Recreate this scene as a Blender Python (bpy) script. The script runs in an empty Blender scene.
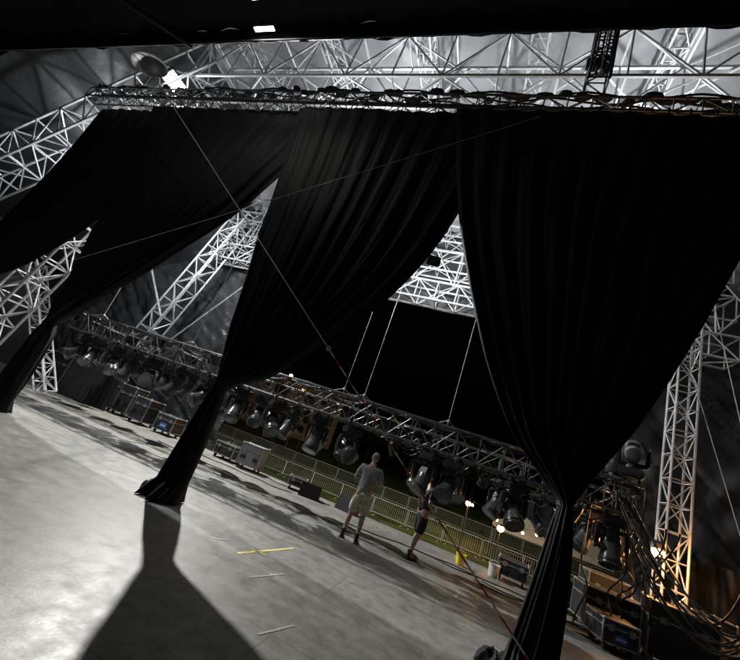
import bpy, bmesh, math, random
from mathutils import Vector, Matrix, noise
random.seed(7)
R=math.radians
sc=bpy.context.scene
sc.view_settings.view_transform='Standard'
sc.view_settings.look='None'
sc.view_settings.exposure=0

# ---------------------------------------------------------------- materials
def mat(name,col,rough=.6,metal=0.,bump=0.,bscale=20.,var=0.,vscale=3.,sheen=0.,spec=.5,emit=None,estr=0.,det=4,stretch=None):
    m=bpy.data.materials.new(name); m.use_nodes=True
    nt=m.node_tree; b=nt.nodes['Principled BSDF']
    b.inputs['Base Color'].default_value=(*col,1)
    b.inputs['Roughness'].default_value=rough
    b.inputs['Metallic'].default_value=metal
    b.inputs['Specular IOR Level'].default_value=spec
    if sheen:
        b.inputs['Sheen Weight'].default_value=sheen
        b.inputs['Sheen Roughness'].default_value=.4
    if emit:
        b.inputs['Emission Color'].default_value=(*emit,1)
        b.inputs['Emission Strength'].default_value=estr
    tc=nt.nodes.new('ShaderNodeTexCoord'); src=tc.outputs['Object']
    if stretch:
        mp=nt.nodes.new('ShaderNodeMapping'); mp.inputs['Scale'].default_value=stretch
        nt.links.new(src,mp.inputs['Vector']); src=mp.outputs['Vector']
    if var:
        n=nt.nodes.new('ShaderNodeTexNoise'); n.inputs['Scale'].default_value=vscale
        n.inputs['Detail'].default_value=det; n.inputs['Roughness'].default_value=.65
        nt.links.new(src,n.inputs['Vector'])
        cr=nt.nodes.new('ShaderNodeValToRGB')
        cr.color_ramp.elements[0].position=.3; cr.color_ramp.elements[1].position=.7
        cr.color_ramp.elements[0].color=(*[c*(1-var) for c in col],1)
        cr.color_ramp.elements[1].color=(*[min(1,c*(1+var)) for c in col],1)
        nt.links.new(n.outputs['Fac'],cr.inputs['Fac'])
        nt.links.new(cr.outputs['Color'],b.inputs['Base Color'])
    if bump:
        n=nt.nodes.new('ShaderNodeTexNoise'); n.inputs['Scale'].default_value=bscale
        n.inputs['Detail'].default_value=det
        nt.links.new(src,n.inputs['Vector'])
        bp=nt.nodes.new('ShaderNodeBump'); bp.inputs['Strength'].default_value=bump
        bp.inputs['Distance'].default_value=.05
        nt.links.new(n.outputs['Fac'],bp.inputs['Height'])
        nt.links.new(bp.outputs['Normal'],b.inputs['Normal'])
    return m

M_alu=mat('aluminium',(.62,.63,.65),.38,.32,var=.15,vscale=8,det=2)
M_aludark=mat('worn_dark_aluminium',(.12,.12,.125),.40,.4,var=.3,vscale=9,det=2)
M_caseedge=mat('case_edge_aluminium',(.30,.30,.31),.4,.5,var=.25,vscale=9,det=2)
M_black=mat('black_powdercoat',(.018,.018,.02),.42)
M_blackplastic=mat('fixture_housing',(.035,.036,.04),.30)
M_headgrey=mat('fixture_shell',(.11,.113,.12),.25,.1,var=.25,vscale=9,det=2)
M_velvet=mat('black_drape',(.0056,.0056,.0062),.72,.0,bump=.22,bscale=30,var=.35,vscale=2.2,sheen=.02,spec=.26,stretch=(1,1,.35))
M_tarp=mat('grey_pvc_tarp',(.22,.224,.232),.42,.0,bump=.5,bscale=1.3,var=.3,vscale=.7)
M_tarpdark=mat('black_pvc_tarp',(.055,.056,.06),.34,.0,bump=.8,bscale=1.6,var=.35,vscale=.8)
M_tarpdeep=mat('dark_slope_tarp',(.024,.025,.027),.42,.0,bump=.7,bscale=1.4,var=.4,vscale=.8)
M_roofblack=mat('black_roof_cloth',(.014,.014,.015),.7,.0,bump=.5,bscale=3,var=.3,vscale=2)
M_rope=mat('steel_cable',(.5,.5,.5),.4,.3)
M_strapred=mat('red_webbing',(.40,.06,.04),.7)
M_strapwhite=mat('white_webbing',(.6,.58,.5),.7)
M_rubber=mat('cable_rubber',(.012,.012,.012),.5)
M_blue=mat('blue_panel',(.03,.14,.6),.4)
M_case=mat('case_laminate',(.022,.022,.025),.5,var=.4,vscale=10)
M_casegrey=mat('grey_laminate',(.20,.21,.22),.5,var=.2,vscale=8)
M_glass=mat('lens_glass',(.03,.035,.045),.08,.0,spec=1.)
M_lampw=mat('lit_led_white',(.9,.9,.9),.5,emit=(1,.97,.9),estr=14)
M_lampflood=mat('lit_flood_lens',(.9,.9,.9),.5,emit=(.95,.98,1),estr=120)
M_lampo=mat('lit_sodium_lens',(.9,.6,.3),.5,emit=(1,.5,.16),estr=40)
M_tapey=mat('yellow_tape',(.50,.42,.12),.6,var=.4,vscale=20)
M_tapew=mat('white_tape',(.34,.34,.32),.6,var=.4,vscale=20)
M_yellow=mat('yellow_plastic',(.6,.5,.04),.5)
M_white=mat('white_paint',(.55,.55,.53),.5)
M_fence=mat('galvanised_barrier',(.38,.38,.40),.5)
M_canvas=mat('white_canvas',(.36,.34,.30),.75,var=.12,vscale=3)

# floor
def floor_mat():
    m=bpy.data.materials.new('stage_deck'); m.use_nodes=True
    nt=m.node_tree; L=nt.links; N=nt.nodes; b=N['Principled BSDF']
    tc=N.new('ShaderNodeTexCoord')
    br=N.new('ShaderNodeTexBrick'); br.offset=.5
    br.inputs['Scale'].default_value=1; br.inputs['Brick Width'].default_value=2.44
    br.inputs['Row Height'].default_value=1.22; br.inputs['Mortar Size'].default_value=.006
    br.inputs['Mortar Smooth'].default_value=.4
    br.inputs['Color1'].default_value=(.196,.195,.184,1); br.inputs['Color2'].default_value=(.216,.214,.203,1)
    br.inputs['Mortar'].default_value=(.085,.085,.081,1)
    L.new(tc.outputs['Object'],br.inputs['Vector'])
    def nz(scale,det=4,ro=.65,vec=None):
        n=N.new('ShaderNodeTexNoise'); n.inputs['Scale'].default_value=scale
        n.inputs['Detail'].default_value=det; n.inputs['Roughness'].default_value=ro
        L.new(vec or tc.outputs['Object'],n.inputs['Vector']); return n
    def ramp(src,p0,p1,c0,c1):
        r=N.new('ShaderNodeValToRGB'); r.color_ramp.elements[0].position=p0; r.color_ramp.elements[1].position=p1
        r.color_ramp.elements[0].color=(*c0,1); r.color_ramp.elements[1].color=(*c1,1)
        L.new(src,r.inputs['Fac']); return r
    def mul(a,bb,f=1.):
        x=N.new('ShaderNodeMix'); x.data_type='RGBA'; x.blend_type='MULTIPLY'; x.inputs[0].default_value=f
        L.new(a,x.inputs[6]); L.new(bb,x.inputs[7]); return x.outputs[2]
    c=br.outputs['Color']
    c=mul(c,ramp(nz(.9,5).outputs['Fac'],.3,.7,(.72,.72,.72),(1.14,1.13,1.09)).outputs['Color'])
    c=mul(c,ramp(nz(5,8,.8).outputs['Fac'],.38,.6,(.62,.62,.63),(1.12,1.12,1.11)).outputs['Color'])
    mp=N.new('ShaderNodeMapping'); mp.inputs['Rotation'].default_value=(0,0,.6); mp.inputs['Scale'].default_value=(1.2,26,1)
    L.new(tc.outputs['Object'],mp.inputs['Vector'])
    c=mul(c,ramp(nz(1.3,5,.7,mp.outputs['Vector']).outputs['Fac'],.57,.70,(1,1,1),(.58,.58,.58)).outputs['Color'])
    mp2=N.new('ShaderNodeMapping'); mp2.inputs['Rotation'].default_value=(0,0,-.9); mp2.inputs['Scale'].default_value=(.8,34,1)
    L.new(tc.outputs['Object'],mp2.inputs['Vector'])
    c=mul(c,ramp(nz(1.1,5,.7,mp2.outputs['Vector']).outputs['Fac'],.60,.69,(1,1,1),(1.45,1.45,1.42)).outputs['Color'])
    vo=N.new('ShaderNodeTexVoronoi'); vo.inputs['Scale'].default_value=1.7
    L.new(tc.outputs['Object'],vo.inputs['Vector'])
    c=mul(c,ramp(vo.outputs['Distance'],.015,.05,(.35,.35,.35),(1,1,1)).outputs['Color'])
    L.new(c,b.inputs['Base Color'])
    n2=nz(4,5)
    rr=N.new('ShaderNodeMapRange'); rr.inputs['From Min'].default_value=.3; rr.inputs['From Max'].default_value=.7
    rr.inputs['To Min'].default_value=.36; rr.inputs['To Max'].default_value=.56
    L.new(n2.outputs['Fac'],rr.inputs['Value']); L.new(rr.outputs['Result'],b.inputs['Roughness'])
    bp=N.new('ShaderNodeBump'); bp.inputs['Strength'].default_value=.25; bp.inputs['Distance'].default_value=.006
    L.new(nz(30,5).outputs['Fac'],bp.inputs['Height']); L.new(bp.outputs['Normal'],b.inputs['Normal'])
    return m
M_floor=floor_mat()
M_grass=mat('grass_field',(.062,.085,.024),.9,bump=.8,bscale=5,var=.6,vscale=.5,spec=.1)
M_leaf=mat('foliage',(.035,.05,.02),.8,spec=.1)
M_bark=mat('bark',(.06,.045,.03),.9)
M_brick=mat('distant_masonry',(.28,.2,.14),.8,var=.2,vscale=.8)

# ---------------------------------------------------------------- mesh builder
class MB:
    def __init__(s): s.V=[];s.F=[];s.M=[]
    def add(s,V,F,m=0,X=None):
        o=len(s.V)
        s.V+= [ (X@Vector(v)) if X is not None else Vector(v) for v in V]
        for f in F: s.F.append([i+o for i in f]); s.M.append(m)
    def box(s,c,d,m=0,X=None):
        c=Vector(c); x,y,z=[k/2 for k in d]
        V=[c+Vector((i*x,j*y,k*z)) for i in(-1,1) for j in(-1,1) for k in(-1,1)]
        F=[(0,1,3,2),(4,6,7,5),(0,4,5,1),(2,3,7,6),(0,2,6,4),(1,5,7,3)]
        s.add(V,F,m,X)
    def bbox(s,c,d,m=0,bev=.01,X=None):
        bm=bmesh.new(); bmesh.ops.create_cube(bm,size=1)
        for v in bm.verts: v.co=Vector((v.co.x*d[0]+c[0],v.co.y*d[1]+c[1],v.co.z*d[2]+c[2]))
        bmesh.ops.bevel(bm,geom=bm.edges[:],offset=bev,segments=2,affect='EDGES')
        bm.verts.index_update()
        s.add([v.co.copy() for v in bm.verts],[[v.index for v in f.verts] for f in bm.faces],m,X); bm.free()
    def tube(s,p0,p1,r,m=0,n=6,r2=None,X=None,cap=True):
        p0=Vector(p0);p1=Vector(p1);d=p1-p0
        if d.length<1e-6: return
        d.normalize(); a=Vector((0,0,1)) if abs(d.z)<.9 else Vector((1,0,0))
        e=d.cross(a).normalized(); g=d.cross(e); r2=r if r2 is None else r2
        V=[];F=[]
        for p,q in((p0,r),(p1,r2)):
            for i in range(n):
                t=2*math.pi*i/n; V.append(p+e*(q*math.cos(t))+g*(q*math.sin(t)))
        for i in range(n): F.append((i,(i+1)%n,n+(i+1)%n,n+i))
        if cap: F.append(tuple(range(n))[::-1]); F.append(tuple(range(n,2*n)))
        s.add(V,F,m,X)
    def lathe(s,prof,m=0,n=20,X=None):
        V=[];F=[]
        for r,z in prof:
            for i in range(n):
                t=2*math.pi*i/n; V.append(Vector((r*math.cos(t),r*math.sin(t),z)))
        for k in range(len(prof)-1):
            for i in range(n): F.append((k*n+i,k*n+(i+1)%n,(k+1)*n+(i+1)%n,(k+1)*n+i))
        F.append(tuple(range(n))[::-1]); F.append(tuple(range((len(prof)-1)*n,len(prof)*n)))
        s.add(V,F,m,X)
    def sphere(s,c,r,m=0,n=12,k=8,X=None):
        rx,ry,rz=(r,r,r) if not hasattr(r,'__len__') else r
        V=[];F=[];c=Vector(c)
        for j in range(1,k):
            p=math.pi*j/k
            for i in range(n):
                t=2*math.pi*i/n; V.append(c+Vector((rx*math.sin(p)*math.cos(t),ry*math.sin(p)*math.sin(t),rz*math.cos(p))))
        V+= [c+Vector((0,0,rz)),c-Vector((0,0,rz))]; T=len(V)-2
        for j in range(k-2):
            for i in range(n): F.append((j*n+i,(j+1)*n+i,(j+1)*n+(i+1)%n,j*n+(i+1)%n))
        for i in range(n):
            F.append((T,i,(i+1)%n)); F.append((T+1,(k-2)*n+(i+1)%n,(k-2)*n+i))
        s.add(V,F,m,X)
    def truss(s,p0,p1,w,h,bay,rc,rd,m=0,up=(0,0,1),n=5):
        p0=Vector(p0);p1=Vector(p1);d=(p1-p0);L=d.length;d.normalize();up=Vector(up)
        side=d.cross(up).normalized(); u=side.cross(d).normalized()
        C=[side*(a*w/2)+u*(b*h/2) for a,b in((-1,-1),(1,-1),(1,1),(-1,1))]
        for c in C: s.tube(p0+c,p1+c,rc,m,n+1)
        k=max(1,round(L/bay)); st=L/k
        for q in range(4):
            a=C[q];b=C[(q+1)%4]
            for i in range(k):
                A=p0+d*(i*st);B=p0+d*((i+1)*st)
                if (i+q)%2: s.tube(A+a,B+b,rd,m,n,cap=False)
                else: s.tube(A+b,B+a,rd,m,n,cap=False)
                s.tube(A+a,A+b,rd,m,n,cap=False)
            s.tube(p1+a,p1+b,rd,m,n,cap=False)
    def obj(s,name,mats,loc=(0,0,0),rot=0,sharp=35):
        me=bpy.data.meshes.new(name); me.from_pydata([tuple(v) for v in s.V],[],s.F)
        for mm in mats: me.materials.append(mm)
        me.polygons.foreach_set('material_index',s.M)
        me.polygons.foreach_set('use_smooth',[True]*len(s.F))
        me.update()
        try: me.set_sharp_from_angle(angle=R(sharp))
        except Exception: pass
        return place(name,me,loc,rot)
def place(name,me,loc=(0,0,0),rot=0):
    o=bpy.data.objects.new(name,me); sc.collection.objects.link(o)
    o.location=loc; o.rotation_euler=(0,0,rot); return o

def grid_obj(name,fn,nu,nv,mt):
    V=[];F=[]
    for j in range(nv+1):
        for i in range(nu+1): V.append(fn(i/nu,j/nv))
    for j in range(nv):
        for i in range(nu):
            a=j*(nu+1)+i; F.append((a,a+1,a+nu+2,a+nu+1))
    me=bpy.data.meshes.new(name); me.from_pydata(V,[],F); me.materials.append(mt)
    me.polygons.foreach_set('use_smooth',[True]*len(F)); me.update()
    return place(name,me)

def interp(tab,z):
    n=len(tab)
    if z>=tab[0][0]: return tab[0][1]
    if z<=tab[-1][0]: return tab[-1][1]
    for i in range(n-1):
        z0,a=tab[i];z1,b=tab[i+1]
        if z1<=z<=z0:
            t=(z0-z)/(z0-z1)
            def sl(k):
                k0=max(0,k-1);k1=min(n-1,k+1)
                return (tab[k1][1]-tab[k0][1])/(tab[k0][0]-tab[k1][0])
            h=z0-z1; m0=sl(i)*h;m1=sl(i+1)*h
            return (2*t**3-3*t*t+1)*a+(t**3-2*t*t+t)*m0+(-2*t**3+3*t*t)*b+(t**3-t*t)*m1

# ---------------------------------------------------------------- curtains
def curtain(v0,left,right,tie_z,cu,bot_w,bot_shift,seed,nf):
    Wmax=right[0][1]-left[0][1]
    NS=nf*9; NZ=130
    def fn(s,t):
        z=8.58+(0.015-8.58)*t
        if z>tie_z:
            l=interp(left,z);r=interp(right,z)
        else:
            q=(tie_z-z)/tie_z
            w=.13+ (bot_w-.13)*(q**.8)
            c=cu+bot_shift*q**2
            l=c-w/2;r=c+w/2
        w=r-l
        g=1-min(1,w/Wmax)
        ph=s*nf*2*math.pi
        irr=noise.noise(Vector((s*nf*.45,seed,z*.10)))*3.2
        f=math.sin(ph+irr)
        f2=math.sin(ph*.37+seed*3+noise.noise(Vector((s*5,seed+9,z*.25)))*3)
        a=.006+.036*g
        if g>.8: a=.052+.02*(g-.8)
        near=math.exp(-((z-tie_z)/.22)**2)
        a*=1-.35*near
        vv=f*a*(.35+1.3*abs(noise.noise(Vector((s*nf*.5,seed+4,z*.3)))))
        vv+=f2*(.018+.055*g)*(1-.7*near)
        vv+=-.18*math.sin(math.pi*s)*math.sin(math.pi*min(1,max(0,(z-tie_z)/(8.6-tie_z))))
        if z<tie_z+.8: vv+= -.16*g**3*math.sqrt(max(0,1-(2*s-1)**2))*(1 if int(s*nf)%2 else -.6)
        vv+=.05*noise.noise(Vector((s*4+z*.8,z*.5,seed+20)))*(1-near)
        u=l+s*w+ .008*math.cos(ph+irr)*(1-near)
        if z<.28 and z<tie_z:
            k=(.28-z)/.28
            u=cu+bot_shift+(u-cu-bot_shift)*(1+.10*k)+.02*noise.noise(Vector((s*7,z*6,seed)))*k
            vv=vv*(1+1.0*k)-.06*k+.06*noise.noise(Vector((s*5,z*3,seed+6)))*k
            z=max(.012,z+.03*noise.noise(Vector((s*9,z*8,seed+2)))*k)
        return (u,v0+vv,z)
    o=grid_obj('stage_curtain',fn,NS,NZ,M_velvet)
    mo=o.modifiers.new('thick','SOLIDIFY'); mo.thickness=.006
    mb=MB()
    for k in range(3):
        X=Matrix.Translation((cu,v0+(-.02),tie_z-.03+.03*k))
        mb.lathe([(.088,-.016),(.098,-.01),(.098,.01),(.088,.016)],0,18,X)
    b=mb.obj('tie_band',[M_roofblack]); b.parent=o
    mb=MB()
    for (ox,oy,rx,ry,hh,sd) in((-.30,-.02,.24,.17,.15,0),(-.08,-.12,.30,.16,.11,3),(.10,-.05,.22,.18,.11,5)):
        V=[];F=[];n,k=72,22
        for j in range(k+1):
            p=math.pi*.5*j/k
            for i in range(n):
                t=2*math.pi*i/n
                cx,cy=math.cos(t)*math.sin(p),math.sin(t)*math.sin(p)
                q=noise.noise(Vector((math.cos(t)*1.3,math.sin(t)*1.3,seed+sd)))
                w1=1-abs(noise.noise(Vector((cx*2.4,cy*2.4,seed+sd)))*2.0)
                w2=1-abs(noise.noise(Vector((cx*5,cy*5,seed+sd+8)))*2.0)
                rr=(1+.45*q)
                h=hh*math.cos(p)*(.75+.3*w1)+.04*w1*math.sin(2*p)+.012*w2*math.sin(2*p)
                V.append((cu+bot_shift+ox+rr*cx*rx,v0+oy+rr*cy*ry,max(.006,h)))
        for j in range(k):
            for i in range(n): F.append((j*n+i,(j+1)*n+i,(j+1)*n+(i+1)%n,j*n+(i+1)%n))
        mb.add(V,F,0)
    b=mb.obj('pooled_hem',[M_velvet],sharp=180); b.parent=o
    return o
curtain(5.40,[(8.6,-1.86),(6.0,-1.15),(3.78,-.25),(2.59,.42),(2.1,.92),(1.9,1.13)],
        [(8.6,3.75),(6.02,2.92),(4.46,2.39),(3.07,1.85),(2.3,1.46),(1.9,1.27)],1.9,1.2,.56,-.12,1.3,30)
curtain(5.52,[(8.6,-5.65),(6.9,-5.30),(4.8,-4.97),(3.26,-4.64),(2.3,-4.4),(1.83,-4.27)],
        [(8.6,-.75),(5.9,-1.2),(4.34,-1.78),(2.96,-2.75),(2.25,-3.45),(1.95,-3.98),(1.83,-4.13)],1.83,-4.2,.52,-.06,4.7,28)
curtain(5.66,[(8.6,-10.55),(6.9,-10.2),(4.84,-9.8),(3.2,-9.45),(2.3,-9.2),(2.0,-9.1)],
        [(8.6,-4.7),(6.9,-5.25),(5.41,-5.98),(3.43,-7.6),(2.6,-8.35),(2.15,-8.8),(2.0,-8.96)],2.0,-9.03,.56,-.15,8.1,28)
curtain(5.80,[(8.6,-12.9),(6.9,-13.0),(4.84,-13.3),(3.2,-13.6),(2.0,-13.85)],
        [(8.6,-9.2),(6.9,-9.35),(4.84,-9.95),(3.2,-11.2),(2.45,-12.4),(2.0,-13.7)],2.0,-13.78,.6,0,11.9,22)

mb=MB()
mb.truss((-13.2,5.55,8.80),(9,5.55,8.80),.3,.32,.42,.026,.013,0)
mb.obj('curtain_truss',[M_aludark])
mb=MB()
x=-13
while x<8:
    l=.10+random.random()*.12
    mb.tube((x,5.37,8.66),(x+random.uniform(-.03,.03),5.36,8.66-.1),.02,0,5)
    mb.sphere((x,5.38+random.uniform(-.02,.2),8.98+random.uniform(-.02,.03)),(l,.08,.035+random.random()*.03),0,8,6)
    x+=random.uniform(.16,.5)
for a in range(3):
    pts=[(-13+i*.25,5.40+.05*math.sin(i*.9+a*2)+a*.12,8.99+.03*noise.noise(Vector((i*.4,a,0)))) for i in range(88)]
    for p,q in zip(pts,pts[1:]): mb.tube(p,q,.02,0,5,cap=False)
mb.obj('truss_cable_dressing',[M_rubber])

# ---------------------------------------------------------------- stage floor + ground
mb=MB(); mb.box((-5,1.9,-.06),(44,20,.12)); mb.obj('stage_floor',[M_floor])
mb=MB()
mb.box((-5,11.93,-.10),(44,.05,.22),0)
for i in range(36):
    mb.tube((-26.5+i*1.22,11.7,-1.8),(-26.5+i*1.22,11.7,-.12),.024,1)
mb.obj('stage_edge_frame',[M_black,M_alu])
grid_obj('stage_skirt',lambda s,t:(-27+44*s,11.8+.05*math.sin(s*420)+.03*math.sin(s*171),-.2-1.6*t),500,3,M_roofblack)
def gz(x,y):
    d=max(0,y-30)
    return -1.8+ .045*min(d,60)+.5*noise.noise(Vector((x*.03,y*.03,0)))*min(1,d/20)
def grade(k,c,spread):
    q=2*k-1; return c+spread*(abs(q)**3)*(1 if q>0 else -1)
grid_obj('ground',lambda s,t:(lambda X,Y:(X,Y,gz(X,Y)))(grade(s,-5,1500),grade(t,30,1500)),140,140,M_grass)
mb=MB()
def tape(x0,y0,x1,y1,w,m):
    a=Vector((x0,y0,0));b=Vector((x1,y1,0));d=(b-a).normalized();n=Vector((-d.y,d.x,0))*w/2
    z=Vector((0,0,.004)); mb.add([a-n+z,b-n+z,b+n+z,a+n+z],[(0,1,2,3)],m)
tape(-2.42,4.9,-2.16,6.1,.05,0); tape(-2.45,5.25,-2.2,5.3,.04,0); tape(-2.9,4.95,-2.75,5.15,.04,1)
tape(-1.95,4.45,-1.78,5.0,.03,1); tape(-1.3,3.55,-1.15,4.0,.025,1); tape(-2.6,7.2,-1.9,7.1,.045,0)
tape(-6.5,7.1,-6.1,7.1,.04,1); tape(-.6,6.6,-.2,6.55,.035,1); tape(.3,7.5,.36,8.0,.035,1)
mb.obj('tape_marks',[M_tapey,M_tapew])

# ---------------------------------------------------------------- roof structure
mb=MB()
mb.truss((-12.2,7.5,12.75),(9,7.5,12.75),1.0,1.8,1.5,.055,.032)
mb.truss((-11.8,7.5,12.95),(-21.5,7.5,6.0),1.3,1.5,1.1,.055,.032)
mb.truss((-21.6,7.5,6.2),(-22.4,7.5,-1.8),1.0,1.0,1.1,.05,.03,up=(0,1,0))
mb.obj('roof_truss',[M_alu])
mb=MB()
mb.truss((-13.5,11.2,13.6),(9,11.2,13.6),.7,1.0,1.1,.045,.026)
mb.truss((-13.0,11.2,13.5),(-22.5,11.2,6.8),.9,1.0,1.0,.045,.026)
mb.obj('roof_truss',[M_alu])
mb=MB()
for x in(-14.5,-11,-7.6,-4.2,-.8,2.6,6.0):
    mb.truss((x,7.5,13.9),(x,11.2,14.3),.45,.5,.7,.03,.018)
    mb.truss((x,11.2,14.2),(x,14.2,11.9),.45,.5,.7,.03,.018)
    mb.truss((x,4.6,13.8),(x,7.5,13.9),.45,.5,.7,.03,.018)
for i,x in enumerate((-12.6,-9.3,-5.9,-2.5,.9,4.3)):
    mb.tube((x,7.9,13.5),(x+3.2,11.0,13.9),.035); mb.tube((x+3.2,7.9,13.5),(x,11.0,13.9),.035)
mb.obj('roof_purlin_truss',[M_alu])
mb=MB()
mb.truss((-14,13.5,8.35),(7,13.5,8.35),.8,.8,.8,.04,.024)
mb.truss((-14,13.7,9.9),(7,13.7,9.9),.7,.9,.9,.04,.024)
mb.truss((-14,13.9,11.4),(7,13.9,11.4),.7,.8,.9,.04,.024)
for i in range(13):
    x=-14+i*1.7
    mb.tube((x,13.2,8.7),(x,13.4,11.2),.03); mb.tube((x,13.2,8.7),(x+1.7,13.4,11.2),.025)
    mb.tube((x+1.7,13.2,8.7),(x,13.4,11.2),.025)
mb.obj('front_header_truss',[M_alu])
grid_obj('header_banner_cloth',lambda s,t:(-14+21*s,14.35+.06*math.sin(s*60)+.1*noise.noise(Vector((s*14,t*3,2))),8.1+4.2*t),160,20,M_tarpdark)
mb=MB()
mb.truss((-16.2,13,-1.8),(-12.9,13,10.4),.75,.75,.8,.045,.026,up=(0,1,0))
mb.obj('roof_tower',[M_alu])
mb=MB()
mb.truss((-15.1,7.3,-1.8),(-11.0,7.3,10.8),.75,.75,.75,.045,.026,up=(0,1,0))
mb.truss((-13.4,9.4,0),(-16.3,8.6,3.9),.4,.4,.5,.03,.018,up=(0,1,0))
mb.obj('roof_tower',[M_alu])
mb=MB()
mb.truss((4.75,11.1,-1.8),(4.75,11.1,12.4),.46,.46,.6,.028,.016,up=(0,1,0))
mb.obj('roof_tower',[M_alu])
mb=MB()
mb.truss((7.15,9.6,3.6),(7.35,9.8,12.4),.45,.45,.6,.03,.018,up=(0,1,0))
mb.obj('hanging_truss',[M_alu])
mb=MB()
mb.tube((-14.2,12.6,4.2),(-20.5,12.8,10.5),.05); mb.tube((-16.0,7.2,2.0),(-22,7.4,6.2),.05)
mb.tube((-17.2,7.2,0.),(-12.3,7.2,6.5),.03); mb.tube((-15.4,12.6,0),(-10.5,13.2,7.9),.03)
mb.tube((5.3,11.1,8.6),(7.6,12.5,1.5),.012); mb.tube((4.9,11,6.2),(7.8,12.9,0.2),.01)
mb.obj('bracing_tubes',[M_alu])

def wr(x,y,z,a=.12):
    p=Vector((x,y,z)); return a*noise.noise(p*.45)+a*.5*noise.noise(p*1.3+Vector((3,1,7)))
def roofz(u,v):
    z=15.1
    if v>11: z-= (v-11)*.85
    z-= .22*abs(math.sin((u+14.5)/3.4*math.pi))
    if u<-12: z-= (-12-u)*.70
    if u>7.5: z-=(u-7.5)*1.6
    return z+wr(u,v*.5,0,.16)
def roof(u0,u1):
    def f(s,t):
        u=u0+(u1-u0)*s; v=5.2+9.6*t; return (u,v,roofz(u,v))
    return f
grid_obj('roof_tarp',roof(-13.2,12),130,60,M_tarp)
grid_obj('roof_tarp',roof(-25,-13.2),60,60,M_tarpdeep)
def wing(x0,x1,v,z0,z1,name,mt,seed):
    def f(s,t):
        x=x0+(x1-x0)*s; z=z0+(z1-z0)*t
        d=.20*noise.noise(Vector((x*.5+z*.35,z*.25,seed)))+.10*noise.noise(Vector((x*1.3-z*.9,z*.5,seed+4)))+.05*math.sin((x+z*.6)*2.1+seed)*abs(noise.noise(Vector((x*.4,z*.3,seed))))*2
        d+=.05*noise.noise(Vector((x*3.1+z*2.2,z*.8-x*.4,seed+11)))
        c=abs(noise.noise(Vector((x*1.1+z*1.6,(z-x)*.12,seed+30)))); d+=.10*max(0,1-c*7)
        return (x,v+d*1.5,z)
    return grid_obj(name,f,150,130,mt)
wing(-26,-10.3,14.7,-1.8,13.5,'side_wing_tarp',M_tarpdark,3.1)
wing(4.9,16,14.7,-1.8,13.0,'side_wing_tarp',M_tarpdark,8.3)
def sidew(x,name,seed):
    def f(s,t):
        v=-8+23*s; z=-1.8+15*t
        c=abs(noise.noise(Vector((v*1.1+z*1.3,(z-v)*.15,seed+30))))
        return (x+.3*noise.noise(Vector((v*.4+z*.3,z*.3,seed)))+.08*noise.noise(Vector((v*1.5,z,seed)))+.12*max(0,1-c*7),v,z)
    return grid_obj(name,f,120,80,M_tarpdark)
sidew(11.5,'side_wall_tarp',1.); sidew(-24.5,'side_wall_tarp',6.)
M_lowdrape=mat('brown_black_cloth',(.016,.0135,.012),.6,bump=.5,bscale=5,var=.3,spec=.3)
def ldr(s,t):
    u=4.9+5.5*s
    y=11.75+.30*noise.noise(Vector((u*.9+t*.6,t*1.1,3)))+.12*noise.noise(Vector((u*2.6-t*1.4,t*1.3,5)))+.03*noise.noise(Vector((u*9,t*3,9)))
    z=(2.0+.45*noise.noise(Vector((u*.8,0,7))))*(1-t)+.02*t
    return (u,y,z)
grid_obj('low_masking_drape',ldr,300,60,M_lowdrape)
grid_obj('low_masking_drape',lambda s,t:(-14.4+2.6*s,10.3+.05*math.sin(s*70+2*noise.noise(Vector((s*9,t*2,0)))),2.25-2.2*t),160,20,M_roofblack)
def over(s,t):
    u=-19+33*s
    if t<.2: v=4.35+.03*math.sin(u*7)+.04*noise.noise(Vector((u,0,0))); z=9.06+.04*noise.noise(Vector((u*.8,0,0)))+t/.2*.55
    else:
        q=(t-.2)/.8; v=4.35-12*q; z=9.6+.25*math.sin(q*9)+.15*noise.noise(Vector((u*.5,v*.6,3)))+.06*math.sin(u*3+v)*q
    return (u,v,z)
grid_obj('overhead_masking_cloth',over,200,60,M_roofblack)
mb=MB(); mb.tube((-19,4.3,9.02),(13,4.3,9.02),.028,0,8)
mb.tube((-8.3,4.4,9.05),(-11.5,2.0,9.2),.06,0,8)
mb.obj('overhead_pipe',[M_black])

def hoist(x,y,zb,zt,big):
    mb=MB()
    mb.tube((x,y-.2,zb),(x,y-.2,zt),.012,1,6)
    mb.truss((x,y,zb),(x,y,zt),big,big,big,.028,.014,0,up=(0,1,0))
    mb.bbox((x+.03,y-.02,zb+.55),(.2,.18,.36),0,.03)
    mb.lathe([(.06,-.14),(.10,-.12),(.10,.12),(.07,.14)],0,14,Matrix.Translation((x-.12,y,zb+.6))@Matrix.Rotation(R(90),4,'Y'))
    mb.sphere((x,y-.2,zb+.1),.05,1)
    for a in range(4):
        mb.tube((x-.15+.1*a,y-.22,zt),(x-.12+.08*a,y-.2,zb+.1),.018,0,5)
    return mb.obj('chain_hoist',[M_black,M_alu])
hoist(.60,5.2,8.95,12.6,.34)

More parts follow.
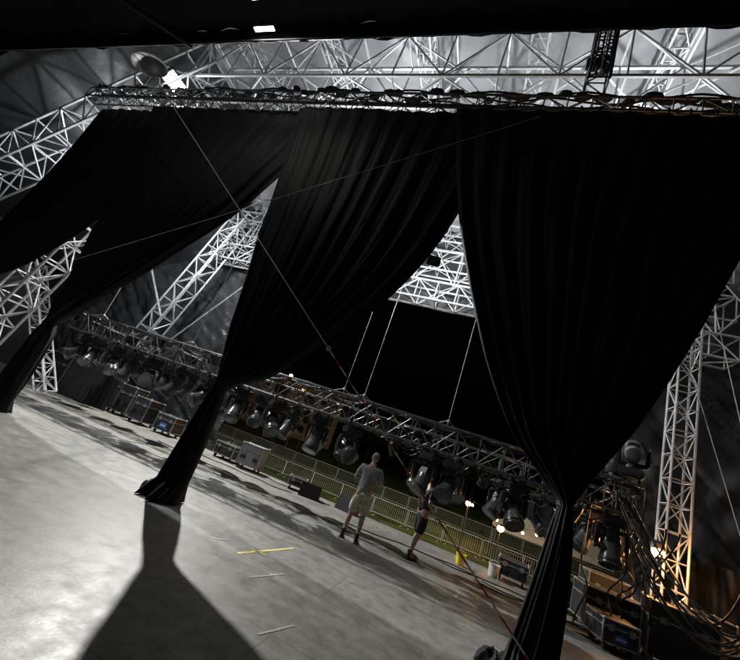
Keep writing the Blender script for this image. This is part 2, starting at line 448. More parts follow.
# ---------------------------------------------------------------- low lighting truss
TV=8.7; TZ=2.5
mb=MB()
mb.truss((-12.8,TV,TZ),(3.15,TV,TZ),.52,.56,.5,.027,.015)
mb.truss((-12.8,TV+1.1,TZ-.05),(3.2,TV+1.1,TZ-.05),.4,.4,.5,.025,.014)
for x in(-12,-8.6,-5.2,-1.8,1.6,3.1): mb.tube((x,TV-.2,TZ+.1),(x,TV+1.3,TZ+.1),.03,0,8)
mb.obj('lighting_truss',[M_aludark])
mb=MB()
for a in range(9):
    pts=[]
    oy=random.uniform(-.25,.25)
    for i in range(106):
        x=-12.8+i*.152
        pts.append((x,TV+oy+.08*noise.noise(Vector((x*1.1,a*7,0))),TZ+.27+.05*a/9+.07*noise.noise(Vector((x*.9,a*3,5)))-(.3*max(0,noise.noise(Vector((x*.8,a*11,9)))))))
    for p,q in zip(pts,pts[1:]): mb.tube(p,q,.014,0,5,cap=False)
for i in range(80):
    x=random.uniform(-12.5,2.6);w=random.uniform(.25,.9);dp=random.uniform(.1,.6);y=TV+random.uniform(-.3,.3)
    pr=None
    for k in range(9):
        t=k/8; p=(x+w*t,y+.03*math.sin(t*5),TZ-.22-dp*4*t*(1-t)*.7)
        if pr: mb.tube(pr,p,.012,0,5,cap=False)
        pr=p
for i in range(15):
    x=-12.3+i*1.04+random.uniform(-.2,.2)
    mb.bbox((x,TV+random.uniform(-.12,.12),TZ+random.choice((-.08,.12))),(random.uniform(.2,.45),.2,random.uniform(.14,.26)),0,.015)
mb.obj('cable_loom',[M_rubber])
mb=MB()
for x in(-12.0,-8.2,-3.25,-2.7,-.62,2.4):
    mb.tube((x,TV,TZ+.3),(x,TV,12.0),.010,0,6); mb.sphere((x,TV,TZ+.42),.04,0,8,6)
    mb.tube((x,TV,TZ+.45),(x-.22,TV-.2,TZ+.28),.010,0,5); mb.tube((x,TV,TZ+.45),(x+.22,TV+.2,TZ+.28),.010,0,5)
mb.obj('suspension_cables',[M_rope])

def mover_mesh(name,tilt,pan,s=1.):
    mb=MB(); P=Matrix.Rotation(pan,4,'Z')@Matrix.Scale(s,4)
    for a in(-.13,.13):
        mb.bbox((a,0,-.05),(.05,.07,.10),0,.008,P); mb.tube((a,-.035,0),(a,.035,0),.035,2,8,X=P)
    mb.bbox((0,0,-.19),(.40,.34,.17),0,.03,P)
    mb.box((0,-.172,-.19),(.18,.006,.07),3,P)
    mb.box((.06,.0,-.19),(.30,.36,.03),0,P)
    mb.lathe([(.11,-.05),(.13,-.03),(.13,.02)],0,18,P@Matrix.Translation((0,0,-.30)))
    mb.bbox((0,0,-.355),(.50,.15,.07),0,.02,P)
    for a in(-1,1):
        mb.bbox((a*.235,0,-.50),(.075,.19,.34),0,.03,P)
        mb.lathe([(.085,-.02),(.10,-.01),(.10,.02),(.085,.03)],0,16,P@Matrix.Translation((a*.245,0,-.62))@Matrix.Rotation(R(90),4,'Y'))
    H=P@Matrix.Translation((0,0,-.62))@Matrix.Rotation(tilt,4,'X')
    mb.lathe([(.07,.36),(.115,.345),(.145,.30),(.155,.12),(.165,.02),(.15,-.04),(.155,-.1),(.185,-.26),(.19,-.33),(.175,-.345),(.165,-.335)],1,24,H)
    mb.lathe([(.16,-.338),(.10,-.315),(.02,-.305)],4,24,H)
    mb.lathe([(.192,-.30),(.197,-.295),(.197,-.255),(.190,-.25)],0,24,H)
    mb.bbox((0,.13,.14),(.20,.08,.26),0,.02,H); mb.bbox((0,-.13,.14),(.20,.08,.26),0,.02,H)
    for k in range(6): mb.box((0,.172,.05+.035*k),(.15,.01,.012),3,H); mb.box((0,-.172,.05+.035*k),(.15,.01,.012),3,H)
    me=bpy.data.meshes.new(name)
    me.from_pydata([tuple(v) for v in mb.V],[],mb.F)
    for mm in(M_blackplastic,M_headgrey,M_aludark,M_black,M_glass): me.materials.append(mm)
    me.polygons.foreach_set('material_index',mb.M); me.polygons.foreach_set('use_smooth',[True]*len(mb.F))
    me.update(); me.set_sharp_from_angle(angle=R(35)); return me
vars_=[mover_mesh('moving_head',R(t),R(p)) for t,p in((-38,18),(-55,-20),(-30,-35),(-70,40),(-20,0),(-48,60))]
front=[-11.9,-11.3,-10.4,-9.7,-8.85,-7.9,-6.9,-5.8,-4.7,-3.45,-2.64,-.79,-.27,1.0,1.75,2.72]
for i,x in enumerate(front):
    o=place('moving_head_light',vars_[(i*5+1)%6],(x,TV-.18,TZ-.28)); o.rotation_euler.z=R(random.uniform(-12,12))
for i in range(17):
    x=-12.3+i*.93+random.uniform(-.15,.15)
    if -2.3<x<-1.2: continue
    o=place('moving_head_light',vars_[(i*3+2)%6],(x,TV+1.1,TZ-.25)); o.rotation_euler.z=R(random.uniform(-40,40))
o=place('moving_head_light',vars_[3],(2.95,TV-.1,TZ+.30)); o.rotation_euler=(math.pi,0,R(20))
o=place('moving_head_light',vars_[1],(3.0,TV+.9,TZ+.20)); o.rotation_euler=(math.pi,0,R(-60))
def par(x,y,z,t,p):
    mb=MB(); X=Matrix.Rotation(p,4,'Z')@Matrix.Translation((0,0,-.22))@Matrix.Rotation(t,4,'X')
    mb.lathe([(.03,.18),(.08,.16),(.10,.08),(.11,-.14),(.115,-.15),(.1,-.155)],0,18,X)
    mb.lathe([(.1,-.148),(.02,-.13)],1,18,X)
    Y=Matrix.Rotation(p,4,'Z')
    mb.box((0,0,-.02),(.27,.03,.012),0,Y)
    for a in(-1,1): mb.box((a*.13,0,-.12),(.012,.03,.22),0,Y)
    mb.tube((0,0,0),(0,0,.08),.02,0,6)
    mb.obj('par_can_light',[M_black,M_glass],(x,y,z))
for i,x in enumerate((-10.0,-7.4,-6.3,-4.1,-1.7,.4,2.2)): par(x,TV+.3,TZ-.3,R(-30-10*(i%3)),R(i*37))

# ---------------------------------------------------------------- road cases etc.
def case(x,y,w,d,h,rot=0,lid=.3,body=None,label=None,z0=0.):
    mb=MB(); body=body or M_case
    zb=.13
    for a in(-1,1):
        for b in(-1,1):
            mb.lathe([(.055,-.02),(.06,-.015),(.06,.015),(.055,.02)],2,14,Matrix.Translation((a*(w/2-.09),b*(d/2-.09),.06))@Matrix.Rotation(R(90),4,'Y'))
            mb.box((a*(w/2-.09),b*(d/2-.09),.115),(.09,.09,.015),1)
    mb.bbox((0,0,zb+h/2),(w-.02,d-.02,h),0,.005)
    for a in(-1,1):
        for b in(-1,1):
            mb.box((a*(w/2-.012),b*(d/2-.012),zb+h/2),(.026,.026,h-.03),1)
            for zz in(zb,zb+h): mb.sphere((a*(w/2-.015),b*(d/2-.015),zz),.030,1,8,6)
        for zz in(zb,zb+h):
            mb.box((0,a*(d/2-.012),zz),(w-.05,.026,.024),1); mb.box((a*(w/2-.012),0,zz),(.026,d-.05,.024),1)
    zl=zb+h*(1-lid)
    for a in(-1,1):
        mb.box((0,a*(d/2-.006),zl),(w-.05,.018,.025),1)
        mb.box((a*(w/2-.006),0,zl),(.018,d-.05,.025),1)
        for k in(-.28,.28):
            mb.box((k*w,a*(d/2+.004),zl),(.10,.014,.10),1)
            mb.box((k*w,a*(d/2+.004),zb+h*.35),(.16,.012,.11),2)
    if label:
        mb.box((0,-d/2-.001,zb+h*.3),(w*.55,.01,h*.32),3)
        mb.box((0,-d/2-.009,zb+h*.3),(w*.3,.006,h*.1),4)
    return mb.obj('flight_case',[body,M_caseedge,M_rubber,label or M_blue,M_white],(x,y,z0),rot)
case(3.25,9.9,1.15,.6,.62,R(8),label=M_blue)
case(2.55,10.6,.8,.6,.5,R(-6),label=M_blue)
case(3.0,8.9,.62,.6,.34,R(12),label=M_blue)
case(4.15,9.3,1.0,.7,.85,R(-10))
case(5.4,9.6,1.1,.7,.7,R(16)); case(5.2,10.7,.8,.7,.85,R(3)); case(3.55,11.2,.9,.6,.8,R(4))
case(-9.8,11.2,.75,.6,.5,R(4),label=M_blue); case(-10.9,11.1,.8,.6,.75,R(-8)); case(-13.2,10.9,1.3,.75,1.1,R(5))
case(-14.8,10.6,1.2,.75,1.2,R(-4)); case(-12.0,11.3,.7,.6,.95,R(2))
case(-6.35,11.3,.75,.6,.62,R(10),body=M_casegrey); case(-7.3,11.4,.8,.6,.35,R(-5))
case(-4.6,11.3,.55,.45,.22,R(20)); case(1.6,11.2,.7,.5,.35,R(-8))
def bucket(x,y,m,s=1):
    mb=MB(); mb.lathe([(.11,0),(.12,.01),(.15,.28),(.16,.29),(.16,.31),(.145,.31),(.11,.03)],0,18)
    pr=None
    for k in range(9):
        t=math.pi*k/8; p=(.15*math.cos(t),0,.29+.12*math.sin(t)*.9)
        if pr: mb.tube(pr,p,.006,1,5)
        pr=p
    o=mb.obj('bucket',[m,M_alu],(x,y,0)); o.scale=(s,s,s)
bucket(.35,10.6,M_yellow,.8); bucket(1.15,10.9,M_white,.9)
def wedge(x,y,r):
    mb=MB(); w,d,h=.6,.45,.38
    V=[(-w/2,-d/2,0),(w/2,-d/2,0),(w/2,d/2,0),(-w/2,d/2,0),(-w/2,-d/2+.1,h),(w/2,-d/2+.1,h),(w/2,d/2,.12),(-w/2,d/2,.12)]
    mb.add(V,[(3,2,1,0),(0,1,5,4),(4,5,6,7),(2,3,7,6),(0,4,7,3),(1,2,6,5)],0)
    X=Matrix.Translation((0,.05,.26))@Matrix.Rotation(R(-36),4,'X')
    mb.lathe([(.15,.0),(.15,.015),(.13,.015),(.05,-.0)],1,20,X)
    mb.box((w/2+.003,0,.15),(.01,.14,.05),1)
    mb.obj('floor_monitor_speaker',[M_case,M_aludark],(x,y,0),r)
wedge(-4.0,11.0,R(15)); wedge(-2.9,11.35,R(-8)); wedge(-8.6,11.3,R(0))

# ---------------------------------------------------------------- ropes
def wire(name,splines,r,mt,res=2):
    cu=bpy.data.curves.new(name,'CURVE'); cu.dimensions='3D'; cu.bevel_depth=r; cu.bevel_resolution=res
    for pts in splines:
        s=cu.splines.new('NURBS'); s.points.add(len(pts)-1); s.order_u=min(4,len(pts)); s.use_endpoint_u=True
        for i,p in enumerate(pts): s.points[i].co=(*p,1)
    cu.materials.append(mt); o=bpy.data.objects.new(name,cu); sc.collection.objects.link(o); return o
A=Vector((-9.6,5.0,8.5));B=Vector((1.4,5.0,0.02))
mb=MB()
k1=A.lerp(B,.66)
mb.tube(A,k1,.010,0,8)
N=26
for i in range(N):
    p=k1.lerp(B,i/N);q=k1.lerp(B,(i+1)/N)
    mb.tube(p,q,.012,1 if i%2 else 2,6)
mb.bbox(k1,(.07,.04,.07),0,.01); mb.bbox(k1.lerp(B,.25),(.06,.04,.05),0,.01)
mb.sphere(A,.04,0,8,6); mb.bbox((1.4,5.0,.02),(.18,.18,.04),0,.008)
mb.obj('ratchet_strap',[M_rope,M_strapred,M_strapwhite])
wire('thin_guy_cable',[[(-.2,5.0,7.9),(-3,5.0,6.35),(-6.5,5.0,4.35),(-11.2,5.0,1.9)]],.005,M_rope)
cab=[]
for i in range(9):
    y=7.2+random.uniform(-.6,.6); x0=3.0+random.uniform(-.2,.3)
    cab.append([(4.6+random.uniform(-.3,.9),y,4.6+random.uniform(-.6,.9)),(4.5+random.uniform(-.2,.4),y,2.6),(4.3+random.uniform(-.3,.5),y,1.0+random.uniform(-.3,.3)),
                (3.7,y+.2,.6+random.uniform(-.3,.5)),(x0,y+.8,1.6),(x0-.2,8.6,2.6)])
for i in range(5):
    x=random.uniform(4.6,5.4)
    cab.append([(x,8,5.),(x-.1,8,2.5),(x-.3,8,1.2),(x+.1,8,.5),(x+.3,8,1.3),(x+.5,8,3.),(x+.6,8,5)])
for i in range(7):
    x=random.uniform(2.2,4.0); pts=[(x,8.6,2.2)]
    for k in range(6): pts.append((x+random.uniform(-.3,.3),9+random.uniform(-.4,.4),1.8-.35*k))
    pts[-1]=(pts[-1][0],pts[-1][1],.02); cab.append(pts)
wire('hanging_cables',cab,.016,M_rubber)
fl=[]
for i in range(7):
    x=random.uniform(-9,4); y=random.uniform(9.3,11.2); pts=[]
    for k in range(8): pts.append((x+k*.45,y+random.uniform(-.25,.25),.014))
    fl.append(pts)
wire('floor_cables',fl,.012,M_rubber)

# ---------------------------------------------------------------- lamps
def flood(loc,target,power,col=(1,.975,.92),size=.12,m=None,s=1.,spread=None):
    loc=Vector(loc); d=(Vector(target)-loc).normalized()
    q=d.to_track_quat('-Z','Y').to_matrix().to_4x4()
    mb=MB()
    mb.bbox((0,0,.06),(.42,.32,.12),0,.02); mb.box((0,0,-.004),(.36,.26,.008),1)
    for k in range(7): mb.box((-.15+.05*k,0,.14),(.012,.26,.05),0)
    mb.box((-.225,0,.1),(.012,.04,.34),0); mb.box((.225,0,.1),(.012,.04,.34),0); mb.box((0,0,.275),(.46,.04,.012),0)
    mb.tube((0,0,.28),(0,0,.40),.02,0,8)
    o=mb.obj('flood_light',[M_black,m or M_lampflood]); o.matrix_world=Matrix.Translation(loc)@q@Matrix.Scale(s,4)
    ld=bpy.data.lights.new('flood_lamp','SPOT'); ld.energy=power; ld.color=col; ld.shadow_soft_size=size
    ld.spot_size=R(spread or 150); ld.spot_blend=.6
    l=bpy.data.objects.new('flood_lamp',ld); sc.collection.objects.link(l)
    l.matrix_world=Matrix.Translation(loc+d*.06)@q
    l.parent=o; l.matrix_parent_inverse=o.matrix_world.inverted()
    return o
COOL=(.93,.97,1)
flood((-12.75,6.9,11.35),(-3.5,6.2,1.0),6500,COOL,size=.12,s=1.7,spread=125)
flood((-10.4,12.4,9.25),(-3,5,0),9500,size=.13,spread=140)
flood((-5.5,9.6,10.3),(-5.5,10.6,15),1400,COOL,size=.2,spread=170)  # unseen flood behind the curtains, added to brighten the roof tarp
flood((2.2,9.6,10.3),(2.2,10.2,15),1300,COOL,size=.2,spread=170)  # second added roof flood, kept hidden behind the right-hand curtain
flood((-2.5,10.4,8.0),(-3,13.6,9.6),850,COOL,size=.2,spread=140)  # added flood with no known source, brightens the front header truss
flood((-12.0,10.0,7.5),(-16.5,14.7,7.5),1000,COOL,size=.2,spread=150)  # added fill flood for the left wing tarp, no known fixture here
flood((-16.2,9.6,7.6),(-16.8,7.2,9.4),850,COOL,size=.2,spread=165)  # added out of sight behind the curtains to whiten the left trusses
def batten(x,y,z,l,pw):
    mb=MB(); mb.bbox((0,0,.04),(l,.12,.06),0,.01); mb.box((0,0,.005),(l-.05,.09,.008),1)
    mb.tube((-l*.3,0,.06),(-l*.3,0,.35),.01,0,6); mb.tube((l*.3,0,.06),(l*.3,0,.35),.01,0,6)
    o=mb.obj('led_work_light',[M_black,M_lampw],(x,y,z))
    ld=bpy.data.lights.new('led_lamp','AREA'); ld.shape='RECTANGLE'; ld.size=l; ld.size_y=.1; ld.energy=pw; ld.color=(1,.97,.92)
    L=bpy.data.objects.new('led_lamp',ld); sc.collection.objects.link(L); L.location=(0,0,-.01); L.parent=o
batten(-6.15,4.15,9.15,.55,14); batten(-6.0,3.6,9.2,.4,26)
mb=MB()
mb.lathe([(.05,.22),(.12,.2),(.3,.1),(.42,0),(.43,-.02),(.4,-.02),(.28,.06),(.08,.14)],0,28)
mb.tube((0,0,.2),(0,0,.55),.03,1,8)
o=mb.obj('dish_lamp',[M_caseedge,M_black],(-9.75,4.6,8.75)); o.rotation_euler=(R(18),R(-14),0)
def sodium(loc,power,h,r=.09):
    x,y,z=loc; mb=MB()
    mb.tube((0,0,-h),(0,0,-.05),.02,0,8); mb.lathe([(.05,.16),(.13,.1),(.15,0),(.13,-.02)],0,16)
    mb.sphere((0,0,-.06),r,1,12,8); mb.box((0,0,-h+.01),(.4,.4,.02),0)
    o=mb.obj('work_lamp',[M_black,M_lampo],loc)
    ld=bpy.data.lights.new('work_lamp_bulb','POINT'); ld.energy=power; ld.color=(1,.46,.15); ld.shadow_soft_size=.1
    L=bpy.data.objects.new('work_lamp_bulb',ld); sc.collection.objects.link(L); L.location=(0,-.16,-.12); L.parent=o
sodium((4.14,10.3,1.88),170,1.87,.10)
sodium((2.4,23.5,.5),320,2.3,.18); sodium((.7,32,.9),320,2.7,.19)
sodium((-33,60,10.),1500,10.5,.3)
mb=MB()
for i in range(9):
    x=.8+i*.75; z=.75+.25*math.cos(i*.9); mb.sphere((x,25.2+.1*i,z),.075,1,8,6); mb.tube((x,25.2+.1*i,z),(x,25.2+.1*i,z+.2),.015,0,5)
    if i<8: mb.tube((x,25.2+.1*i,z+.2),(x+.75,25.3+.1*i,.95+.25*math.cos((i+1)*.9)),.012,0,5)
mb.tube((.6,25.2,-1.8),(.6,25.2,1.3),.04,0,6); mb.tube((7.0,26.1,-1.8),(7.0,26.1,1.3),.04,0,6)
mb.obj('festoon_lights',[M_black,M_lampo])
flood((-6,14.6,8.2),(-9,34,-1.8),6500,(1,.95,.76),.2,spread=110)  # unseen flood under the header, added to light the field
flood((2,14.6,8.2),(3,34,-1.8),1600,(1,.90,.62),.2,spread=110)  # weaker unseen companion, added for warm light on the field's right side

# ---------------------------------------------------------------- field things
mb=MB()
for row,(yy,x0,x1) in enumerate(((27.,-34,14),(36,-40,18))):
    x=x0
    while x<x1:
        zb=gz(x,yy); w=2.3; yy2=yy+.25*math.sin(x*.3)
        mb.tube((x,yy2,zb+.1),(x,yy2,zb+1.1),.022,0,5); mb.tube((x+w,yy2,zb+.1),(x+w,yy2,zb+1.1),.022,0,5)
        mb.tube((x,yy2,zb+1.1),(x+w,yy2,zb+1.1),.022,0,5); mb.tube((x,yy2,zb+.2),(x+w,yy2,zb+.2),.022,0,5)
        for k in range(1,17): mb.tube((x+w*k/17,yy2,zb+.2),(x+w*k/17,yy2,zb+1.1),.008,0,4,cap=False)
        mb.box((x+.2,yy2,zb+.03),(.06,.6,.04),0); mb.box((x+w-.2,yy2,zb+.03),(.06,.6,.04),0)
        x+=w+.1
mb.obj('crowd_barrier_fence',[M_fence])
def tent(x,y,w):
    mb=MB(); zb=gz(x,y); h=2.2
    for a in(-1,1):
        for b in(-1,1): mb.tube((a*w/2,b*w/2,0),(a*w/2,b*w/2,h),.03,1,6)
    c=[(-w/2,-w/2,h),(w/2,-w/2,h),(w/2,w/2,h),(-w/2,w/2,h)]
    mid=[(p[0]*.45,p[1]*.45,h+.55) for p in c]; V=c+mid+[(0,0,h+1.25)]
    F=[(i,(i+1)%4,4+(i+1)%4,4+i) for i in range(4)]+[(4+i,4+(i+1)%4,8) for i in range(4)]
    mb.add(V,F,0)
    for i in range(4):
        a=Vector(c[i]);b=Vector(c[(i+1)%4]); dn=Vector((0,0,-.28)); mb.add([a,b,b+dn,a+dn],[(0,1,2,3)],0)
    mb.box((0,-.2,.75),(w*.7,.6,.05),1); mb.box((-w*.3,-.2,.37),(.05,.5,.74),1); mb.box((w*.3,-.2,.37),(.05,.5,.74),1)
    mb.obj('canopy_tent',[M_canvas,M_aludark],(x,y,zb))
tent(4.2,29.5,3.2); tent(8.4,30.5,3.2); tent(-24,48,3.6)
mb=MB(); bx,by=-36,72; zb=gz(bx,by)-.5
mb.box((0,0,5.5),(20,9,11),0)
V=[(-10.4,-5,11),(10.4,-5,11),(10.4,5,11),(-10.4,5,11),(-9,0,14.2),(9,0,14.2)]
mb.add(V,[(0,1,5,4),(2,3,4,5),(0,4,3),(1,2,5)],1)
for f in range(3):
    for k in range(8):
        xx=-8.4+k*2.4; zz=2+f*3.4
        mb.box((xx,-4.52,zz),(1.2,.1,1.7),2); mb.box((xx,-4.6,zz-.95),(1.5,.22,.14),3)
mb.obj('brick_building',[M_brick,M_case,M_glass,M_canvas],(bx,by,zb),R(15))
def trees():
    mb=MB()
    for i in range(60):
        x=-110+i*3.6+random.uniform(-2,2); y=random.uniform(76,100)
        if -46<x<-24 and y<90: y+=22
        zb=gz(x,y)-.3; h=random.uniform(6,12)
        mb.tube((x,y,zb),(x+.3,y,zb+h*.55),.28,1,6,r2=.12)
        for b in range(4):
            a=random.random()*6.28; mb.tube((x+.2,y,zb+h*.4),(x+math.cos(a)*h*.22,y+math.sin(a)*h*.22,zb+h*.7),.1,1,5,r2=.03)
        cl=[(Vector((x+random.gauss(0,h*.17),y+random.gauss(0,h*.17),zb+h*random.uniform(.42,.95))),random.uniform(.1,.2)*h) for _ in range(9)]
        for c,r in cl:
            for _ in range(48):
                d=Vector((random.gauss(0,1),random.gauss(0,1),random.gauss(0,1))).normalized()*r*random.uniform(.5,1.1)
                p=c+d; e=Vector((random.gauss(0,1),random.gauss(0,1),random.gauss(0,1))).normalized()*random.uniform(.15,.42)
                g=e.cross(Vector((random.gauss(0,1),random.gauss(0,1),1))).normalized()*random.uniform(.15,.4)
                mb.add([p-e,p+g,p+e,p-g],[(0,1,2,3)],0)
    mb.obj('tree_line',[M_leaf,M_bark])
trees()

# ---------------------------------------------------------------- people
M_skin=mat('skin',(.50,.32,.24),.55,var=.08,vscale=12)
M_tee=mat('grey_tshirt',(.27,.275,.29),.85,bump=.6,bscale=14,var=.15,vscale=9)
M_shorts=mat('khaki_camo_shorts',(.60,.58,.48),.85,bump=.4,bscale=16,var=.4,vscale=14)
M_shoe=mat('dark_shoes',(.03,.03,.032),.6)
M_hair=mat('grey_hair',(.28,.26,.24),.8,bump=.6,bscale=90)
M_hairdark=mat('dark_hair',(.02,.016,.012),.7,bump=.6,bscale=90)
M_teeblack=mat('black_tshirt',(.02,.02,.022),.85,bump=.5,bscale=14,var=.2)
M_shortsdark=mat('dark_shorts',(.03,.032,.04),.85,bump=.5,bscale=14,var=.2)
M_eye=mat('eye',(.7,.7,.68),.2)
M_lip=mat('lips',(.35,.15,.12),.5)
def skin(mb,chains,m,sub=2,root=0):
    V,E=chains
    me=bpy.data.meshes.new('tmp'); me.from_pydata([v[0] for v in V],E,[]); me.update()
    o=bpy.data.objects.new('tmp',me); sc.collection.objects.link(o)
    o.modifiers.new('s','SKIN').use_smooth_shade=True
    bm=bmesh.new(); bm.from_mesh(me); L=bm.verts.layers.skin.verify(); bm.verts.ensure_lookup_table()
    for i,v in enumerate(V):
        r=v[1]; r=(r,r) if not hasattr(r,'__len__') else r
        bm.verts[i][L].radius=r; bm.verts[i][L].use_root=(i==root)
    bm.to_mesh(me); bm.free()
    s=o.modifiers.new('u','SUBSURF'); s.levels=sub; s.render_levels=sub
    dg=bpy.context.evaluated_depsgraph_get(); dg.update()
    ev=o.evaluated_get(dg).to_mesh()
    mb.add([v.co.copy() for v in ev.vertices],[list(p.vertices) for p in ev.polygons],m)
    o.evaluated_get(dg).to_mesh_clear()
    bpy.data.objects.remove(o); bpy.data.meshes.remove(me)
def person(name,loc,rot,arms,feet,mats,height=1.76,stoop=0.,headturn=0.,headpitch=0.,bald=True,phone=False):
    mb=MB()
    y=stoop
    T=[((0,0,.96),(.15,.115)),((0,.0,1.08),(.135,.11)),((0,y*.4,1.26),(.16,.115)),((0,y*.8,1.41),(.12,.085)),((0,y,1.50),(.058,.06)),((0,y+.015,1.58),(.06,.065))]
    V=list(T);E=[(0,1),(1,2),(2,3),(3,4),(4,5)]
    for sgn,(el,wr_) in zip((-1,1),arms):
        b=len(V); sh=Vector((sgn*.185,y*.8,1.415))
        el=Vector(el);wr_=Vector(wr_)
        V+=[(tuple(sh),.06),(tuple(sh.lerp(el,.5)),.05),(tuple(el),.041),(tuple(el.lerp(wr_,.3)),.042),(tuple(wr_),.028)]
        E+=[(3,b),(b,b+1),(b+1,b+2),(b+2,b+3),(b+3,b+4)]
    legs=[]
    for sgn,(kn,an) in zip((-1,1),feet):
        b=len(V); hp=Vector((sgn*.095,0,.89)); kn=Vector(kn);an=Vector(an); legs.append((hp,kn,an))
        V+=[(tuple(hp),.095),(tuple(hp.lerp(kn,.5)),.082),(tuple(kn),.058),(tuple(kn.lerp(an,.32)+Vector((0,-.018,0))),.058),(tuple(kn.lerp(an,.7)),.042),(tuple(an),.036),(tuple(an+Vector((sgn*.02,.09,-.045))),.036)]
        E+=[(0,b)]+[(b+k,b+k+1) for k in range(6)]
    skin(mb,(V,E),0)
    V=[((0,0,.90),(.168,.135)),((0,.0,1.06),(.162,.135)),((0,y*.4,1.26),(.182,.135)),((0,y*.8,1.41),(.14,.10)),((0,y,1.475),(.078,.078))]
    E=[(0,1),(1,2),(2,3),(3,4)]
    for sgn,(el,wr_) in zip((-1,1),arms):
        b=len(V); sh=Vector((sgn*.19,y*.8,1.42)); el=Vector(el)
        V+=[(tuple(sh),.075),(tuple(sh.lerp(el,.45)),.07),(tuple(sh.lerp(el,.74)),.068)]
        E+=[(3,b),(b,b+1),(b+1,b+2)]
    skin(mb,(V,E),1)
    V=[((0,0,1.0),(.155,.125)),((0,0,.92),(.165,.135))];E=[(0,1)]
    for hp,kn,an in legs:
        b=len(V); V+=[(tuple(hp+Vector((0,0,-.05))),.115),(tuple(hp.lerp(kn,.5)),.112),(tuple(hp.lerp(kn,1.02)),.108)]
        E+=[(1,b),(b,b+1),(b+1,b+2)]
    skin(mb,(V,E),2)
    for sgn,(hp,kn,an) in zip((-1,1),legs):
        V=[(tuple(an+Vector((0,0,.03))),.045),(tuple(an+Vector((0,-.03,-.04))),.046),(tuple(an+Vector((sgn*.008,.06,-.045))),(.045,.042)),(tuple(an+Vector((sgn*.02,.15,-.058))),(.046,.03)),(tuple(an+Vector((sgn*.022,.185,-.062))),(.036,.024))]
        skin(mb,(V,[(0,1),(1,2),(2,3),(3,4)]),3,1)
        mb.bbox((an.x+sgn*.012,an.y+.06,.012),(.095,.29,.022),3,.008)
        mb.tube(an+Vector((0,-.005,.0)),an+Vector((0,-.008,.10)),.043,7,12,r2=.045)
    for sgn,(el,wr_) in zip((-1,1),arms):
        el=Vector(el);w=Vector(wr_); d=(w-el).normalized()
        sd=d.cross(Vector((0,0,1)));  sd=Vector((1,0,0)) if sd.length<.2 else sd.normalized()
        if abs(d.z)>.8: sd=Vector((0,1,0))
        nrm=sd.cross(d).normalized()
        skin(mb,([(tuple(w-d*.01),(.028,.024)),(tuple(w+d*.04),(.036,.018)),(tuple(w+d*.085),(.038,.016))],[(0,1),(1,2)]),0,1)
        curl=nrm*(-1 if nrm.dot(Vector((0,0,1)))>0 else 1) if abs(d.z)<.8 else Vector((-sgn,0,0))
        for k,(off,ln) in enumerate(((-.028,.07),(-.009,.08),(.010,.075),(.028,.06))):
            p0=w+d*.075+sd*off; p1=p0+d*ln*.5+curl*.008; p2=p1+d*ln*.3+curl*.022; p3=p2+d*ln*.12+curl*.024
            skin(mb,([(tuple(p0),.010),(tuple(p1),.0095),(tuple(p2),.0085),(tuple(p3),.007)],[(0,1),(1,2),(2,3)]),0,1)
        p0=w+d*.025+sd*(-.025); p1=p0+d*.03-sd*.028+curl*.01; p2=p1+d*.03-sd*.008+curl*.015
        skin(mb,([(tuple(p0),.013),(tuple(p1),.011),(tuple(p2),.009)],[(0,1),(1,2)]),0,1)
    Hc=Vector((0,y+.03,1.655))
    X=Matrix.Translation(Hc)@Matrix.Rotation(headturn,4,'Z')@Matrix.Rotation(headpitch,4,'X')
    n,k=28,20; V=[];F=[]
    for j in range(k+1):
        p=math.pi*j/k
        for i in range(n):
            t=2*math.pi*i/n
            x_=math.sin(p)*math.cos(t);y_=math.sin(p)*math.sin(t);z_=math.cos(p)
            px,py,pz=x_*.076,y_*.097,z_*.118
            if z_<0: px*=1+.28*z_; py*= (1+.05*z_) if y_>0 else (1+.35*z_)
            if y_>.75 and abs(x_)<.3:
                g=math.exp(-((z_+.12)/.16)**2)*math.exp(-(x_/.13)**2); py+=.024*g
            if y_>.5:
                for sx in(-.42,.42): py-=.010*math.exp(-((x_-sx)/.16)**2-((z_-.06)/.12)**2)
                py+=.006*math.exp(-((z_+.78)/.15)**2)*math.exp(-(x_/.3)**2)
            V.append((px,py,pz))
    for j in range(k):
        for i in range(n):
            F.append((j*n+i,(j+1)*n+i,(j+1)*n+(i+1)%n,j*n+(i+1)%n))
    mb.add(V,F,0,X)
    V=[];F=[]
    for j in range(12):
        p=math.pi*(.0+.62*j/11)
        for i in range(n):
            t=2*math.pi*i/n; x_=math.sin(p)*math.cos(t);y_=math.sin(p)*math.sin(t);z_=math.cos(p)
            s=1.045 if not(bald and z_>.62) else .985
            if y_>.25 and z_<.62: s=.93
            e=(noise.noise(Vector((x_*6,y_*6,z_*6)))*.02)
            px,py,pz=x_*.076*(s+e),y_*.097*(s+e),z_*.118*(s+e)
            if z_<0: px*=1+.28*z_; py*=(1+.35*z_) if y_<0 else 1
            V.append((px,py,pz))
    for j in range(11):
        for i in range(n): F.append((j*n+i,(j+1)*n+i,(j+1)*n+(i+1)%n,j*n+(i+1)%n))
    mb.add(V,F,4,X)
    for a in(-1,1):
        mb.sphere((a*.077,-.005,-.01),(.010,.02,.033),0,10,8,X); mb.sphere((a*.030,.083,.008),(.012,.010,.009),5,10,8,X)
        mb.sphere((a*.030,.0915,.008),(.005,.003,.005),3,8,6,X); mb.box((a*.03,.09,.03),(.028,.006,.006),4,X)
    mb.sphere((0,.086,-.058),(.024,.008,.006),6,10,6,X); mb.sphere((0,.102,-.02),(.012,.012,.010),0,10,6,X)
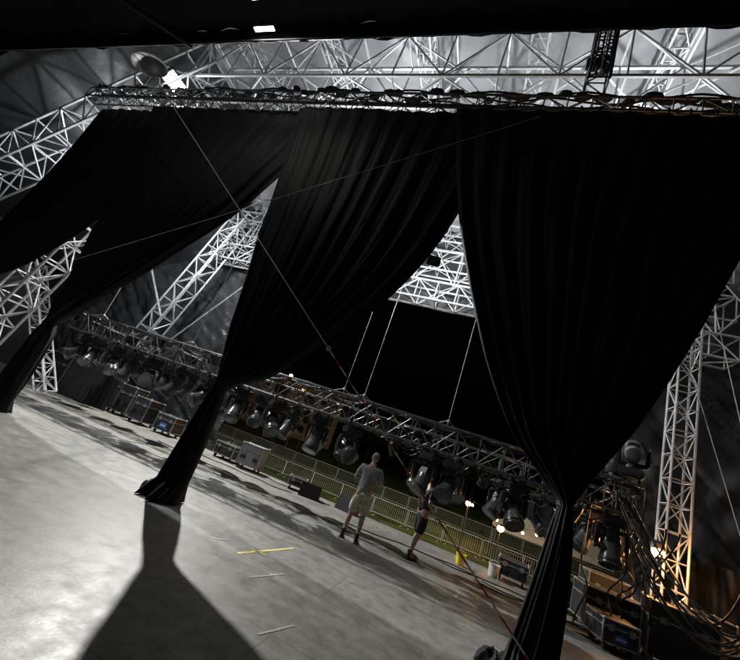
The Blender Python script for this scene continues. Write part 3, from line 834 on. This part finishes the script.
    if phone: mb.bbox((0,arms[0][1][1]+.11,arms[0][1][2]+.05),(.075,.012,.15),3,.004)
    o=mb.obj(name,mats,loc,rot,sharp=60); s=height/1.77; o.scale=(s,s,s); return o
m1=[M_skin,M_tee,M_shorts,M_shoe,M_hair,M_eye,M_lip,M_shoe]
m2=[M_skin,M_teeblack,M_shortsdark,M_shoe,M_hairdark,M_eye,M_lip,M_shoe]
person('standing_man',(-1.84,8.15,0),R(8),[((-.29,.02,1.16),(-.08,.24,1.24)),((.30,.03,1.16),(.08,.25,1.22))],
       [((-.14,.03,.49),(-.17,-.02,.085)),((.12,.0,.49),(.13,-.06,.085))],m1,1.76,.03,R(-20),R(-14),True,True)
person('crew_member',(-.66,9.0,0),R(-55),[((-.25,-.03,1.14),(-.25,.10,.90)),((.25,-.04,1.14),(.20,.16,1.0))],
       [((-.12,.08,.49),(-.12,.04,.085)),((.11,-.03,.49),(.14,-.14,.085))],m2,1.74,.02,R(10),R(-8),False,False)

# ---------------------------------------------------------------- world
w=bpy.data.worlds.new('World'); sc.world=w; w.use_nodes=True
nt=w.node_tree; bg=nt.nodes['Background']; sky=nt.nodes.new('ShaderNodeTexSky'); sky.sky_type='NISHITA'
sky.sun_disc=False; sky.sun_elevation=R(-4); sky.sun_rotation=R(200)
nt.links.new(sky.outputs['Color'],bg.inputs['Color']); bg.inputs['Strength'].default_value=.04

# ---------------------------------------------------------------- camera
al,th,ph=R(19.9),R(17.7),R(20)
def stg(v):
    x,y,z=v; return Vector((x*math.cos(al)-y*math.sin(al),x*math.sin(al)+y*math.cos(al),z))
Fv=Vector((0,math.cos(th),math.sin(th)));R0=Vector((1,0,0));U0=Vector((0,-math.sin(th),math.cos(th)))
Rv=R0*math.cos(ph)+U0*math.sin(ph);Uv=-R0*math.sin(ph)+U0*math.cos(ph)
Fv,Rv,Uv=stg(Fv),stg(Rv),stg(Uv)
cd=bpy.data.cameras.new('camera'); cd.sensor_width=36; cd.lens=18; cd.clip_end=4000; cd.clip_start=.05
co=bpy.data.objects.new('camera',cd); sc.collection.objects.link(co)
m=Matrix.Identity(4)
for i in range(3): m[i][0]=Rv[i]; m[i][1]=Uv[i]; m[i][2]=-Fv[i]
m[2][3]=1.65
co.matrix_world=m
sc.camera=co
